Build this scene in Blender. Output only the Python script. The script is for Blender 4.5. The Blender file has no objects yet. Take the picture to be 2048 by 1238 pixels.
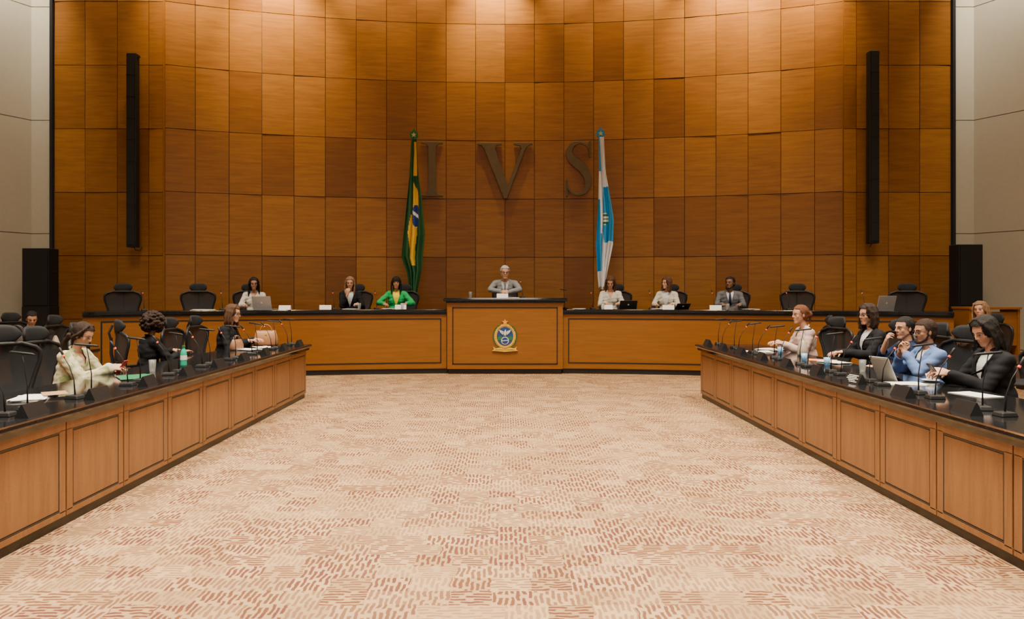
import bpy, bmesh, math, random
import numpy as np
from mathutils import Vector, Matrix, noise
from mathutils.bvhtree import BVHTree
random.seed(7)
SC=bpy.context.scene; COL=SC.collection; PI=math.pi
V=Vector
# ------------------------------------------------------------ node helpers
MATS={}
def base_mat(name):
    m=bpy.data.materials.new(name); m.use_nodes=True
    nt=m.node_tree; b=nt.nodes['Principled BSDF']; return m,nt,b
def N(nt,t,**kw):
    n=nt.nodes.new(t)
    for k,v in kw.items():
        if k.startswith('_'): setattr(n,k[1:],v)
        else:
            key=int(k[1:]) if k[0]=='i' and k[1:].isdigit() else k
            s=n.inputs[key]
            if isinstance(v,bpy.types.NodeSocket): nt.links.new(v,s)
            else: s.default_value=v
    return n
def MA(nt,op,a,b=0.0,c=0.0):
    return N(nt,'ShaderNodeMath',_operation=op,i0=a,i1=b,i2=c).outputs[0]
def MIX(nt,f,a,b,bt='MIX'):
    n=nt.nodes.new('ShaderNodeMix'); n.data_type='RGBA'; n.blend_type=bt
    for k,v in ((0,f),(6,a),(7,b)):
        if isinstance(v,bpy.types.NodeSocket): nt.links.new(v,n.inputs[k])
        else: n.inputs[k].default_value=v if k==0 else (tuple(v)+(1,))[:4]
    return n.outputs[2]
def mat(name,col,rough=.5,metal=0,var=.12,scale=12,bump=0,bscale=150,stretch=None,spec=.5,alpha=1,emit=0,trans=0):
    if name in MATS: return MATS[name]
    m,nt,b=base_mat(name)
    tc=nt.nodes.new('ShaderNodeTexCoord').outputs['Object']
    if stretch:
        tc=N(nt,'ShaderNodeMapping',i0=tc,Scale=stretch).outputs[0]
    nz=N(nt,'ShaderNodeTexNoise',Vector=tc,Scale=scale,Detail=3.0).outputs[0]
    c=MIX(nt,nz,[x*(1-var) for x in col],[min(1,x*(1+var)) for x in col])
    nt.links.new(c,b.inputs['Base Color'])
    b.inputs['Roughness'].default_value=rough; b.inputs['Metallic'].default_value=metal
    b.inputs['Specular IOR Level'].default_value=spec; b.inputs['Alpha'].default_value=alpha
    b.inputs['Transmission Weight'].default_value=trans
    if emit:
        nt.links.new(c,b.inputs['Emission Color']); b.inputs['Emission Strength'].default_value=emit
    if bump:
        n2=N(nt,'ShaderNodeTexNoise',Vector=tc,Scale=bscale,Detail=2.0).outputs[0]
        bp=N(nt,'ShaderNodeBump',Strength=bump,Height=n2,Distance=.01); nt.links.new(bp.outputs[0],b.inputs['Normal'])
    MATS[name]=m; return m
def wood(name,c1,c2,rough=.35,grain=(1.0,1.0,11.0),tone=False,scale=1.6,lo=.2,hi=.8):
    m,nt,b=base_mat(name)
    tc=nt.nodes.new('ShaderNodeTexCoord').outputs['Object']
    if tone:
        at=N(nt,'ShaderNodeAttribute',_attribute_name='tone')
        off=N(nt,'ShaderNodeVectorMath',_operation='SCALE',i0=at.outputs['Color'],Scale=37.0).outputs[0]
        tc=N(nt,'ShaderNodeVectorMath',_operation='ADD',i0=tc,i1=off).outputs[0]
    mp=N(nt,'ShaderNodeMapping',i0=tc,Scale=grain).outputs[0]
    n1=N(nt,'ShaderNodeTexNoise',Vector=mp,Scale=scale,Detail=5.0,Distortion=.6).outputs[0]
    mp2=N(nt,'ShaderNodeMapping',i0=mp,Scale=(2.0,2.0,5.0)).outputs[0]
    n2=N(nt,'ShaderNodeTexNoise',Vector=mp2,Scale=scale*6,Detail=3.0).outputs[0]
    f=MA(nt,'ADD',MA(nt,'MULTIPLY',n1,.6),MA(nt,'MULTIPLY',n2,.4))
    f=N(nt,'ShaderNodeMapRange',i0=f,i1=lo,i2=hi).outputs[0]
    c=MIX(nt,f,c1,c2)
    if tone:
        tv=N(nt,'ShaderNodeSeparateColor',i0=at.outputs['Color'])
        c=MIX(nt,tv.outputs[0],MIX(nt,1.0,c,(.68,.62,.56),'MULTIPLY'),MIX(nt,1.0,c,(1.2,1.25,1.36),'MULTIPLY'))
    nt.links.new(c,b.inputs['Base Color']); b.inputs['Roughness'].default_value=rough
    b.inputs['Specular IOR Level'].default_value=.45
    MATS[name]=m; return m
# ------------------------------------------------------------ mesh builder
def basis(d):
    d=V(d).normalized(); a=V((0,0,1)) if abs(d.z)<.9 else V((1,0,0))
    x=d.cross(a).normalized(); y=d.cross(x).normalized(); return d,x,y
class MB:
    def __init__(s): s.v=[]; s.f=[]; s.m=[]
    def add(s,vs,fs,mi=0):
        o=len(s.v); s.v+= [tuple(p) for p in vs]
        for f in fs: s.f.append([i+o for i in f]); s.m.append(mi)
        return s
    def box(s,c,d,M=None,mi=0,taper=1.0):
        cx,cy,cz=c; hx,hy,hz=[x/2 for x in d]; vs=[]
        for z in (-1,1):
            t=taper if z>0 else 1
            for x,y in ((-1,-1),(1,-1),(1,1),(-1,1)): vs.append(V((cx+x*hx*t,cy+y*hy*t,cz+z*hz)))
        if M is not None: vs=[M@p for p in vs]
        return s.add(vs,[(3,2,1,0),(4,5,6,7),(0,1,5,4),(1,2,6,5),(2,3,7,6),(3,0,4,7)],mi)
    def rings(s,rings,mi=0,cap=True,closed=False):
        n=len(rings[0]); vs=[p for r in rings for p in r]; fs=[]; R=len(rings)
        for i in range(R if closed else R-1):
            j=(i+1)%R
            for k in range(n): fs.append((i*n+k,i*n+(k+1)%n,j*n+(k+1)%n,j*n+k))
        if cap and not closed: fs.append(tuple(range(n-1,-1,-1))); fs.append(tuple((R-1)*n+k for k in range(n)))
        return s.add(vs,fs,mi)
    def tube(s,pts,r,seg=8,mi=0,closed=False,flat=1.0):
        pts=[V(p) for p in pts]; n=len(pts); rs=r if isinstance(r,(list,tuple)) else [r]*n
        rings=[]; px=None
        for i,p in enumerate(pts):
            if closed: t=pts[(i+1)%n]-pts[i-1]
            else: t=pts[min(i+1,n-1)]-pts[max(i-1,0)]
            t=t.normalized()
            if px is None: _,px,_y=basis(t)
            px=(px-t*px.dot(t)).normalized(); py=t.cross(px)
            rings.append([p+px*math.cos(2*PI*k/seg)*rs[i]+py*math.sin(2*PI*k/seg)*rs[i]*flat for k in range(seg)])
        return s.rings(rings,mi,True,closed)
    def cap(s,p0,p1,r0,r1,seg=12,mi=0,M=None):
        p0=V(p0); p1=V(p1)
        if M is not None: p0=M@p0; p1=M@p1
        if (p1-p0).length<1e-5: p1=p0+V((0,0,1e-4))
        d,x,y=basis(p1-p0); rings=[]
        for a in (-80,-50,-20): 
            a=math.radians(a); rings.append((p0+d*math.sin(a)*r0,math.cos(a)*r0))
        for a in (20,50,80):
            a=math.radians(a); rings.append((p1+d*math.sin(a)*r1,math.cos(a)*r1))
        rr=[[c+x*math.cos(-2*PI*k/seg)*r+y*math.sin(-2*PI*k/seg)*r for k in range(seg)] for c,r in rings]
        return s.rings(rr,mi)
    def ell(s,c,r,M=None,seg=16,mi=0,nr=9):
        c=V(c); rr=[]
        for i in range(nr):
            a=-PI/2*.97+PI*.97*i/(nr-1)
            rr.append([c+V((math.cos(a)*math.cos(2*PI*k/seg)*r[0],math.cos(a)*math.sin(2*PI*k/seg)*r[1],math.sin(a)*r[2])) for k in range(seg)])
        if M is not None: rr=[[M@p for p in q] for q in rr]
        return s.rings(rr,mi)
    def lathe(s,prof,seg=20,mi=0,c=(0,0,0),cap=True):
        c=V(c)
        return s.rings([[c+V((r*math.cos(2*PI*k/seg),r*math.sin(2*PI*k/seg),z)) for k in range(seg)] for r,z in prof],mi,cap)
    def prism(s,poly,y0,y1,mi=0,M=None):
        n=len(poly); vs=[V((x,y0,z)) for x,z in poly]+[V((x,y1,z)) for x,z in poly]
        if M is not None: vs=[M@p for p in vs]
        fs=[tuple(range(n)),tuple(range(2*n-1,n-1,-1))]+[(i,i+n,(i+1)%n+n,(i+1)%n) for i in range(n)]
        return s.add(vs,fs,mi)
    def mesh(s,name):
        me=bpy.data.meshes.new(name); me.from_pydata(s.v,[],s.f); me.polygons.foreach_set('material_index',s.m)
        bm=bmesh.new(); bm.from_mesh(me); bmesh.ops.recalc_face_normals(bm,faces=bm.faces); bm.to_mesh(me); bm.free()
        me.update(); return me
CH={}
def obj(name,me,mats=(),parent=None,loc=(0,0,0),rot=0,smooth=False,bevel=0,**props):
    if isinstance(me,MB): me=me.mesh(name)
    if me is not None and mats:
        if not isinstance(mats,(list,tuple)): mats=[mats]
        idx=[0]*len(me.polygons); me.polygons.foreach_get('material_index',idx)
        me.materials.clear()
        for m in mats: me.materials.append(m)
        me.polygons.foreach_set('material_index',[min(i,len(mats)-1) for i in idx])
    if me is not None and smooth:
        me.polygons.foreach_set('use_smooth',[True]*len(me.polygons))
    o=bpy.data.objects.new(name,me); COL.objects.link(o)
    o.location=loc; o.rotation_euler=(0,0,rot) if not isinstance(rot,(tuple,list)) else rot
    if parent: o.parent=parent; CH.setdefault(parent.name,[]).append(o)
    if bevel:
        b=o.modifiers.new('bevel','BEVEL'); b.width=bevel; b.segments=2; b.limit_method='ANGLE'
    for k,v in props.items(): o[k]=v
    return o
def dup(root,loc,rot,label=None,group=None,scale=None):
    n=root.copy(); COL.objects.link(n); n.location=loc; n.rotation_euler=(0,0,rot) if not isinstance(rot,(tuple,list)) else rot
    if label: n['label']=label
    if group: n['group']=group
    if scale: n.scale=(scale,)*3
    def rec(a,b):
        for c in CH.get(a.name,[]):
            k=c.copy(); COL.objects.link(k); k.parent=b; CH.setdefault(b.name,[]).append(k); rec(c,k)
    rec(root,n); return n
def remeshed(mb,voxel,it,name,disp=None):
    me=mb.mesh(name+'_s'); ob=bpy.data.objects.new('tmp',me); COL.objects.link(ob)
    m=ob.modifiers.new('r','REMESH'); m.mode='VOXEL'; m.voxel_size=voxel
    if it: s=ob.modifiers.new('s','SMOOTH'); s.factor=.5; s.iterations=it
    dg=bpy.context.evaluated_depsgraph_get()
    out=bpy.data.meshes.new_from_object(ob.evaluated_get(dg)); out.name=name
    bpy.data.objects.remove(ob); bpy.data.meshes.remove(me)
    if disp:
        co=[v.co.copy() for v in out.vertices]; no=[v.normal.copy() for v in out.vertices]
        for i,v in enumerate(out.vertices): v.co=co[i]+no[i]*disp(co[i])
    return out
def cut(me,pred,planes=()):
    bm=bmesh.new(); bm.from_mesh(me)
    for co_,no_ in planes:
        bmesh.ops.bisect_plane(bm,geom=list(bm.verts)+list(bm.edges)+list(bm.faces),plane_co=co_,plane_no=no_,dist=1e-5)
    bmesh.ops.delete(bm,geom=[f for f in bm.faces if pred(f.calc_center_median())],context='FACES')
    bm.to_mesh(me); bm.free()
# ------------------------------------------------------------ materials
W_WALL=wood('wall wood veneer',(.165,.060,.0095),(.31,.126,.022),.28,(1.0,1.0,13.0),tone=True,lo=.28,hi=.74)
W_CAB=wood('cabinet wood veneer',(.150,.062,.020),(.26,.120,.043),.36,(9.0,9.0,.9),scale=2.5,lo=.3,hi=.72)
W_FRONT=wood('dais wood veneer',(.17,.060,.009),(.28,.108,.017),.30,(1.0,1.0,13.0))
BLACK=mat('black lacquer',(.012,.012,.013),.35)
GROOVE=mat('dark groove',(.02,.010,.006),.8)
PLAST=mat('black plastic',(.012,.012,.013),.5,spec=.3)
FAB=mat('black mesh fabric',(.018,.019,.021),.8,bump=.4,bscale=300,spec=.25)
NET=mat('chair net',(.024,.025,.028),.7,bump=.3,bscale=400,alpha=.92,spec=.25)
METAL=mat('dark metal',(.12,.12,.125),.35,metal=1)
CHROME=mat('steel',(.6,.6,.6),.25,metal=1)
BRONZE=mat('aged bronze',(.115,.078,.040),.45,metal=.35,var=.3,scale=5)
RED=mat('red indicator ring',(.9,.06,.02),.4,emit=.6)
BEIGE=mat('beige acoustic fabric',(.38,.335,.25),.95,var=.05,bump=.25,bscale=260)
CEIL=mat('ceiling paint',(.6,.56,.5),.9)
PAPER=mat('paper',(.7,.68,.64),.8,var=.03)
SILVER=mat('laptop aluminium',(.42,.42,.43),.4,metal=.4)
SCREEN=mat('screen glass',(.02,.025,.03),.1)
GOLD=mat('gold paint',(.80,.48,.03),.4,metal=.1)
GLASS=mat('clear glass',(.85,.88,.88),.05,trans=.85,alpha=.5)
def granite():
    m,nt,b=base_mat('black granite'); tc=nt.nodes.new('ShaderNodeTexCoord').outputs['Object']
    v=N(nt,'ShaderNodeTexVoronoi',Vector=tc,Scale=200.0).outputs['Distance']
    n=N(nt,'ShaderNodeTexNoise',Vector=tc,Scale=90.0,Detail=4.0).outputs[0]
    f=N(nt,'ShaderNodeMapRange',i0=MA(nt,'MULTIPLY',n,v),i1=.25,i2=.5).outputs[0]
    nt.links.new(MIX(nt,f,(.006,.006,.007),(.03,.028,.026)),b.inputs['Base Color'])
    b.inputs['Roughness'].default_value=.09; MATS['g']=m; return m
GRAN=granite()
def carpet():
    m,nt,b=base_mat('patterned carpet'); tc=nt.nodes.new('ShaderNodeTexCoord').outputs['Object']
    nz=N(nt,'ShaderNodeTexNoise',Vector=tc,Scale=13.0,Detail=2.0).outputs['Color']
    d=N(nt,'ShaderNodeVectorMath',_operation='SCALE',i0=N(nt,'ShaderNodeVectorMath',_operation='SUBTRACT',i0=nz,i1=(.5,.5,.5)).outputs[0],Scale=.035).outputs[0]
    co=N(nt,'ShaderNodeVectorMath',_operation='ADD',i0=tc,i1=d).outputs[0]
    sp=N(nt,'ShaderNodeSeparateXYZ',i0=co); X,Y=sp.outputs[0],sp.outputs[1]
    cy=MA(nt,'FLOOR',MA(nt,'DIVIDE',Y,.17)); 
    sh=N(nt,'ShaderNodeTexWhiteNoise',_noise_dimensions='1D',W=cy).outputs[0]
    cx=MA(nt,'FLOOR',MA(nt,'ADD',MA(nt,'DIVIDE',X,.22),sh))
    cell=N(nt,'ShaderNodeCombineXYZ',X=cx,Y=cy).outputs[0]
    wn=N(nt,'ShaderNodeTexWhiteNoise',_noise_dimensions='2D',Vector=cell)
    ori=MA(nt,'GREATER_THAN',wn.outputs[0],.72)
    def lerp(a,c,f): return MA(nt,'ADD',MA(nt,'MULTIPLY',a,f),MA(nt,'MULTIPLY',c,MA(nt,'SUBTRACT',1.0,f)))
    a=lerp(Y,X,ori); bb=lerp(X,Y,ori)
    ph=MA(nt,'MULTIPLY',a,2*PI/.031)
    s1=N(nt,'ShaderNodeMapRange',i0=MA(nt,'SINE',ph),i1=-.5,i2=-.05).outputs[0]
    idx=MA(nt,'FLOOR',MA(nt,'ADD',MA(nt,'DIVIDE',ph,2*PI),.25))
    w2=N(nt,'ShaderNodeTexWhiteNoise',_noise_dimensions='1D',W=idx).outputs[0]
    s2=N(nt,'ShaderNodeMapRange',i0=MA(nt,'SINE',MA(nt,'ADD',MA(nt,'MULTIPLY',bb,2*PI/.16),MA(nt,'MULTIPLY',w2,30.0))),i1=-.85,i2=-.6).outputs[0]
    wc=N(nt,'ShaderNodeSeparateColor',i0=wn.outputs['Color'])
    amt=N(nt,'ShaderNodeMapRange',i0=wc.outputs[1],i1=0.0,i2=.75,i3=.40,i4=1.0).outputs[0]
    msk=MA(nt,'MULTIPLY',MA(nt,'MULTIPLY',s1,s2),amt)
    redf=N(nt,'ShaderNodeTexNoise',Vector=tc,Scale=4.5).outputs[0]
    redf=N(nt,'ShaderNodeMapRange',i0=redf,i1=.4,i2=.6).outputs[0]
    dk=MIX(nt,redf,(.135,.048,.022),(.110,.030,.026))
    bs=MIX(nt,wc.outputs[2],(.36,.222,.108),(.50,.320,.165))
    c=MIX(nt,MA(nt,'MULTIPLY',msk,.90),bs,dk)
    fz=N(nt,'ShaderNodeTexNoise',Vector=tc,Scale=170.0,Detail=2.0).outputs[0]
    c=MIX(nt,.4,c,MIX(nt,fz,(.4,.4,.4),(1.1,1.1,1.1)),'MULTIPLY')
    nt.links.new(c,b.inputs['Base Color']); b.inputs['Roughness'].default_value=.95
    b.inputs['Specular IOR Level'].default_value=.08
    bp=N(nt,'ShaderNodeBump',Strength=.35,Height=fz,Distance=.01); nt.links.new(bp.outputs[0],b.inputs['Normal'])
    return m
CARPET=carpet()
# ------------------------------------------------------------ room
H=1.6
obj('floor',MB().box((0,5.5,-.05),(28,23,.1)),CARPET,kind='structure')
obj('ceiling',MB().box((0,5.5,10.5),(28,23,.1)),CEIL,kind='structure')
YW,RW=-4.7,20.9
ROWS=[-.305+1.3465*i for i in range(9)]
def panel_wall(name,quads,gap=.006):
    mb=MB(); tones=[]
    for xa,ya,xb,yb,z0,z1 in quads:
        a=V((xa,ya,0)); b=V((xb,yb,0)); t=(b-a).normalized(); n=V((t.y,-t.x,0))
        if n.y>0: n=-n
        tl=[random.uniform(-.006,.006) for _ in range(4)]
        A=a+t*gap; B=b-t*gap; c=[]
        for k,(p,z) in enumerate(((A,z0+gap),(B,z0+gap),(B,z1-gap),(A,z1-gap))): c.append(p+n*(.022+tl[k])+V((0,0,z)))
        bk=[p-n*.03 for p in c]
        mb.add(c+bk,[(0,1,2,3),(0,4,5,1),(1,5,6,2),(2,6,7,3),(3,7,4,0)],0)
        tones+= [(min(1,max(0,random.gauss(.5,.24))),random.random(),random.random(),1)]*5
        mb.add([a+V((0,0,z0)),b+V((0,0,z0)),b+V((0,0,z1)),a+V((0,0,z1))],[(0,1,2,3)],1); tones.append((.5,0,0,1))
    me=bpy.data.meshes.new(name); me.from_pydata(mb.v,[],mb.f); me.polygons.foreach_set('material_index',mb.m)
    ca=me.color_attributes.new('tone','FLOAT_COLOR','CORNER'); d=[]
    for p,tn in zip(me.polygons,tones):
        for _ in p.loop_indices: d+=tn
    ca.data.foreach_set('color',d)
    return obj(name,me,[W_WALL,GROOVE],kind='structure')
dth=.68/RW; th_max=math.asin(7.27/RW)
ths=[k*dth for k in range(-10,11)]; ths=[-th_max]+[t for t in ths if abs(t)<th_max-.004]+[th_max]
q=[]
for i in range(len(ths)-1):
    for z0,z1 in zip(ROWS[:-1],ROWS[1:]):
        q.append((RW*math.sin(ths[i]),YW+RW*math.cos(ths[i]),RW*math.sin(ths[i+1]),YW+RW*math.cos(ths[i+1]),z0,z1))
panel_wall('wall_back',q)
YG=14.86
def wing(xs):
    return [(xs[i],YG,xs[i+1],YG,z0-.03,z1-.03) for i in range(len(xs)-1) for z0,z1 in zip(ROWS[:-1],ROWS[1:])]
panel_wall('wall_left',wing([-9.55,-8.9,-8.22,-7.55,-7.25]))
panel_wall('wall_right',wing([7.18,7.45,8.13,8.79,9.45]))
obj('trim_1',MB().box((-9.59,14.84,5),(.06,.12,11)),BLACK,kind='structure')
obj('trim_2',MB().box((9.49,14.84,5),(.06,.12,11)),BLACK,kind='structure')
obj('trim_3',MB().box((-7.24,14.95,5),(.03,.2,11)),W_FRONT,kind='structure')
obj('trim_4',MB().box((7.2,14.95,5),(.03,.2,11)),W_FRONT,kind='structure')
def side_wall(name,sx,x0):
    mb=MB(); zs=[-.0,.42,2.83,5.24,7.65,10.4]
    pts=[(x0*sx,14.9),((x0+.46)*sx,14.9),((x0+1.35)*sx,13.3),((x0+2.3)*sx,11.3),((x0+2.9)*sx,9.5),((x0+2.9)*sx,5),((x0+2.9)*sx,0),((x0+2.9)*sx,-5.5)]
    for (xa,ya),(xb,yb) in zip(pts[:-1],pts[1:]):
        a=V((xa,ya,0)); b=V((xb,yb,0)); t=(b-a).normalized(); n=V((t.y,-t.x,0))
        if n.x*sx>0 or (abs(n.x)<.01 and n.y>0): n=-n
        for z0,z1 in zip(zs[:-1],zs[1:]):
            g=.008; c=[a+t*g+V((0,0,z0+g)),b-t*g+V((0,0,z0+g)),b-t*g+V((0,0,z1-g)),a+t*g+V((0,0,z1-g))]
            c=[p+n*.02 for p in c]
            mb.add(c+[p-n*.03 for p in c],[(0,1,2,3),(0,4,5,1),(1,5,6,2),(2,6,7,3),(3,7,4,0)],0)
            mb.add([a+V((0,0,z0)),b+V((0,0,z0)),b+V((0,0,z1)),a+V((0,0,z1))],[(0,1,2,3)],1)
    return obj(name,mb,[BEIGE,mat('seam',(.2,.17,.13),.9)],kind='structure')
side_wall('wall_side_left',-1,9.62); side_wall('wall_side_right',1,9.52)
YD,RD=-3.92,17.6
def arc_y(x,R=RD,yc=YD): return yc+math.sqrt(R*R-x*x)
mb=MB(); xs=[-9.5+i*.5 for i in range(39)]
ys=[arc_y(max(-7.6,min(7.6,x)))+.12 for x in xs]
for i in range(38):
    a,b=xs[i],xs[i+1]; vs=[(a,ys[i],0),(b,ys[i+1],0),(b,16.3,0),(a,16.3,0),(a,ys[i],.5),(b,ys[i+1],.5),(b,16.3,.5),(a,16.3,.5)]
    mb.add(vs,[(4,5,6,7),(0,1,5,4)]+([(3,0,4,7)] if i==0 else [])+([(1,2,6,5)] if i==37 else []))
mb.box((0,15.1,.60),(2.2,1.5,.20))
obj('floor_dais',mb,mat('dais carpet',(.12,.07,.045),.95),kind='structure')
# ------------------------------------------------------------ dais desks
def arc_sweep(mb,prof,xa,xb,n=24,mi=0):
    ta,tb=math.asin(xa/RD),math.asin(xb/RD); rr=[]
    for i in range(n+1):
        t=ta+(tb-ta)*i/n
        rr.append([V(((RD+ro)*math.sin(t),YD+(RD+ro)*math.cos(t),z)) for ro,z in prof])
    return mb.rings(rr,mi)
def rect(a,b,c,d): return [(a,c),(b,c),(b,d),(a,d)]
def dais_desk(xa,xb,label):
    root=obj('dais_desk',arc_sweep(MB(),rect(0,.68,.10,1.185),xa,xb),W_FRONT,smooth=False,label=label,category='desk')
    obj('countertop',arc_sweep(MB(),[(-.05,1.19),(-.03,1.175),(.75,1.175),(.75,1.254),(-.03,1.254),(-.05,1.24)],xa-.0,xb),GRAN,root)
    obj('kickboard',arc_sweep(MB(),rect(.03,.6,0,.10),xa,xb),BLACK,root)
    m=MB(); s=1 if xb>0 else -1
    ia,ib=(xa+.1,xb-.25) if s>0 else (xa+.25,xb-.1)
    for z in (.215,1.07): arc_sweep(m,rect(-.008,.01,z-.010,z+.010),ia,ib)
    for x in (ia,ib-.022): arc_sweep(m,rect(-.008,.01,.205,1.08),x,x+.022,1)
    arc_sweep(m,rect(-.008,.01,1.150,1.18),xa+.005,xb-.005)
    obj('inlay_molding',m,BLACK,root); return root
dais_desk(-7.3,-1.14,'long curved wooden council desk with black granite top beside the podium')
dais_desk(1.13,7.65,'curved wooden council desk with black granite top and black inlay')
pod=obj('podium_desk',MB().box((0,.36,.745),(2.24,.72,1.29)),W_FRONT,loc=(0,13.55,0),label='raised central wooden desk section with granite top and crest',category='desk')
obj('countertop',MB().box((.01,.36,1.435),(2.40,.84,.05)).box((.01,.36,1.395),(2.30,.76,.03)).box((.01,.36,1.468),(2.38,.82,.016)),GRAN,pod,bevel=.008)
obj('kickboard',MB().box((0,.38,.05),(2.2,.66,.10)),BLACK,pod)
m=MB()
for z in (.2,1.29): m.box((0,-.003,z),(2.04,.012,.02))
for x in (-1.01,1.01): m.box((x,-.003,.745),(.02,.012,1.1))
obj('inlay_molding',m,BLACK,pod)
# emblem
E=V((0,13.54,.735))
def circ(cx,cz,rx,rz,n=28,a0=0,a1=2*PI): return [(cx+rx*math.cos(a0+(a1-a0)*i/n),cz+rz*math.sin(a0+(a1-a0)*i/n)) for i in range(n)]
def star(cx,cz,R,r,n=5): return [(cx+(R if i%2==0 else r)*math.sin(PI*i/n),cz+(R if i%2==0 else r)*math.cos(PI*i/n)) for i in range(2*n)]
BLUE=mat('crest blue',(.012,.05,.20),.4); GREEN=mat('crest green',(.02,.15,.04),.5); WHITE=mat('white enamel',(.7,.7,.68),.4,var=.03)
em=obj('state_crest',MB().prism(circ(0,0,.196,.232,36),0,.01),GOLD,loc=E,label='painted state crest with star, eagle, wreath and gold ribbon',category='emblem')
em.scale=(1.06,1,1)
obj('star',MB().prism(star(0,.272,.062,.026),-.012,.01),mat('crest star',(.8,.32,.04),.4),em)
obj('blue_field',MB().prism(circ(0,.0,.150,.180,32),-.010,.002),BLUE,em)
obj('green_hills',MB().prism([(-.145,-.03),(-.1,.005),(-.05,-.02),(0,.01),(.05,-.02),(.1,.01),(.145,-.03),(.13,-.075),(-.13,-.075)],-.013,-.002),GREEN,em)
obj('shield_disc',MB().prism(circ(0,-.085,.070,.075,28),-.017,-.003),WHITE,em)
obj('shield_center',MB().prism(circ(0,-.085,.058,.062,24),-.021,-.005),BLUE,em)
obj('shield_band',MB().prism([(-.056,-.095),(.056,-.085),(.056,-.070),(-.056,-.080)],-.024,-.006),WHITE,em)
# eagle with separate wings, body, head and tail shapes in one part
eg=MB().prism([(0,.125),(.012,.13),(.02,.118),(.013,.10),(.018,.07),(.012,.035),(.022,.015),(-.022,.015),(-.012,.035),(-.018,.07),(-.01,.10)],-.026,-.004)
for s in(-1,1):
    for i in range(5):
        a=.25+.28*i; L=.105-.010*i
        eg.prism([(s*.008,.085-.008*i),(s*(.008+L*math.cos(a-.5)*1.0),.085-.008*i+L*.55*math.sin(1.1-a)),(s*(.008+L*math.cos(a-.5)*.86),.070-.008*i+L*.4*math.sin(1.0-a))][::s],-.026+.002*i,-.004)
obj('eagle',eg,WHITE,em)
m=MB()
for s in (-1,1):
    for i in range(14):
        a=-1.2+i*.175; cx,cz=s*.212*math.cos(a),.243*math.sin(a)
        M=Matrix.Translation((cx,0,cz))@Matrix.Rotation(-(a+.6)*s if s>0 else (a+.6),4,'Y')
        m.prism([(0,-.026),(.010,0),(0,.030),(-.010,0)],-.010,.004,M=M)
obj('wreath',m,GREEN,em)
m=MB()
for i in range(38):
    a=2*PI*i/38; m.ell((.176*math.cos(a),-.006,.208*math.sin(a)),(.013,.010,.018),seg=8,nr=5)
    m.ell((.194*math.cos(a+.08),-.004,.228*math.sin(a+.08)),(.010,.008,.013),seg=8,nr=5)
obj('rope_border',m,GOLD,em,smooth=True)
obj('ribbon',MB().prism([(-.22,-.2),(-.17,-.235),(-.1,-.22),(0,-.245),(.1,-.22),(.17,-.235),(.22,-.2),(.2,-.25),(.235,-.28),(.16,-.285),(0,-.3),(-.16,-.285),(-.235,-.28),(-.2,-.25)],-.024,0),GOLD,em)
def text_mesh(s,size,name='t',ext=.001):
    cu=bpy.data.curves.new(name,'FONT'); cu.body=s; cu.size=size; cu.align_x='CENTER'; cu.align_y='CENTER'; cu.extrude=ext
    o=bpy.data.objects.new('t',cu); COL.objects.link(o); dg=bpy.context.evaluated_depsgraph_get()
    me=bpy.data.meshes.new_from_object(o.evaluated_get(dg)); bpy.data.objects.remove(o); me.name=name; return me
obj('lettering',text_mesh('ESTADO DO RIO DE JANEIRO',.026),GROOVE,em,loc=(0,-.026,-.262),rot=(PI/2,0,0))
# ------------------------------------------------------------ wall letters
def put_letter(name,mb,x,z,label):
    y=arc_y(x,RW,YW)-.09
    return obj(name,mb,BRONZE,loc=(x,y,z),rot=-x/RW,bevel=.005,label=label,category='letter',group='bronze wall letters')
half=[(.255,0),(.255,.035),(.13,.055),(.088,.12),(.088,1.13),(.13,1.195),(.255,1.215),(.255,1.25)]
polyI=half+[(-x,z) for x,z in half[::-1]]
put_letter('letter_i',MB().prism(polyI,-.015,.05),-1.67,3.78,'large bronze serif letter I mounted on wood wall')
polyV=[(-.635,1.28),(-.08,1.28),(-.08,1.245),(-.2,1.22),(-.23,1.15),(.065,.31),(.38,1.14),(.345,1.21),(.2,1.245),(.2,1.28),(.635,1.28),(.635,1.245),(.53,1.21),(.46,1.12),(.045,0),(-.025,0),(-.48,1.14),(-.54,1.22),(-.635,1.245)]
put_letter('letter_v',MB().prism(polyV,-.015,.05),0,3.74,'large bronze serif letter V mounted on wood wall')
sp=[(.265,.97,.03),(.23,1.13,.045),(.06,1.235,.055),(-.12,1.2,.10),(-.215,1.03,.145),(-.15,.86,.175),(0,.73,.195),(.15,.58,.19),(.225,.38,.155),(.18,.16,.11),(.02,.055,.06),(-.16,.1,.045),(-.27,.3,.03)]
def catmull(P,k=5):
    P=[np.array(p,float) for p in P]; out=[]
    for i in range(len(P)-1):
        a,b,c,d=P[max(i-1,0)],P[i],P[i+1],P[min(i+2,len(P)-1)]
        for j in range(k):
            t=j/k; out.append(.5*((2*b)+(c-a)*t+(2*a-5*b+4*c-d)*t*t+(-a+3*b-3*c+d)*t**3))
    out.append(P[-1]); return out
cs=catmull(sp); m=MB(); rr=[]
for i,p in enumerate(cs):
    a=cs[max(i-1,0)]; b=cs[min(i+1,len(cs)-1)]; t=(b-a)[:2]; t/=np.linalg.norm(t); n=np.array([-t[1],t[0]])*p[2]/2
    rr.append([V((p[0]+n[0],-.015,p[1]+n[1])),V((p[0]-n[0],-.015,p[1]-n[1])),V((p[0]-n[0],.05,p[1]-n[1])),V((p[0]+n[0],.05,p[1]+n[1]))])
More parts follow.
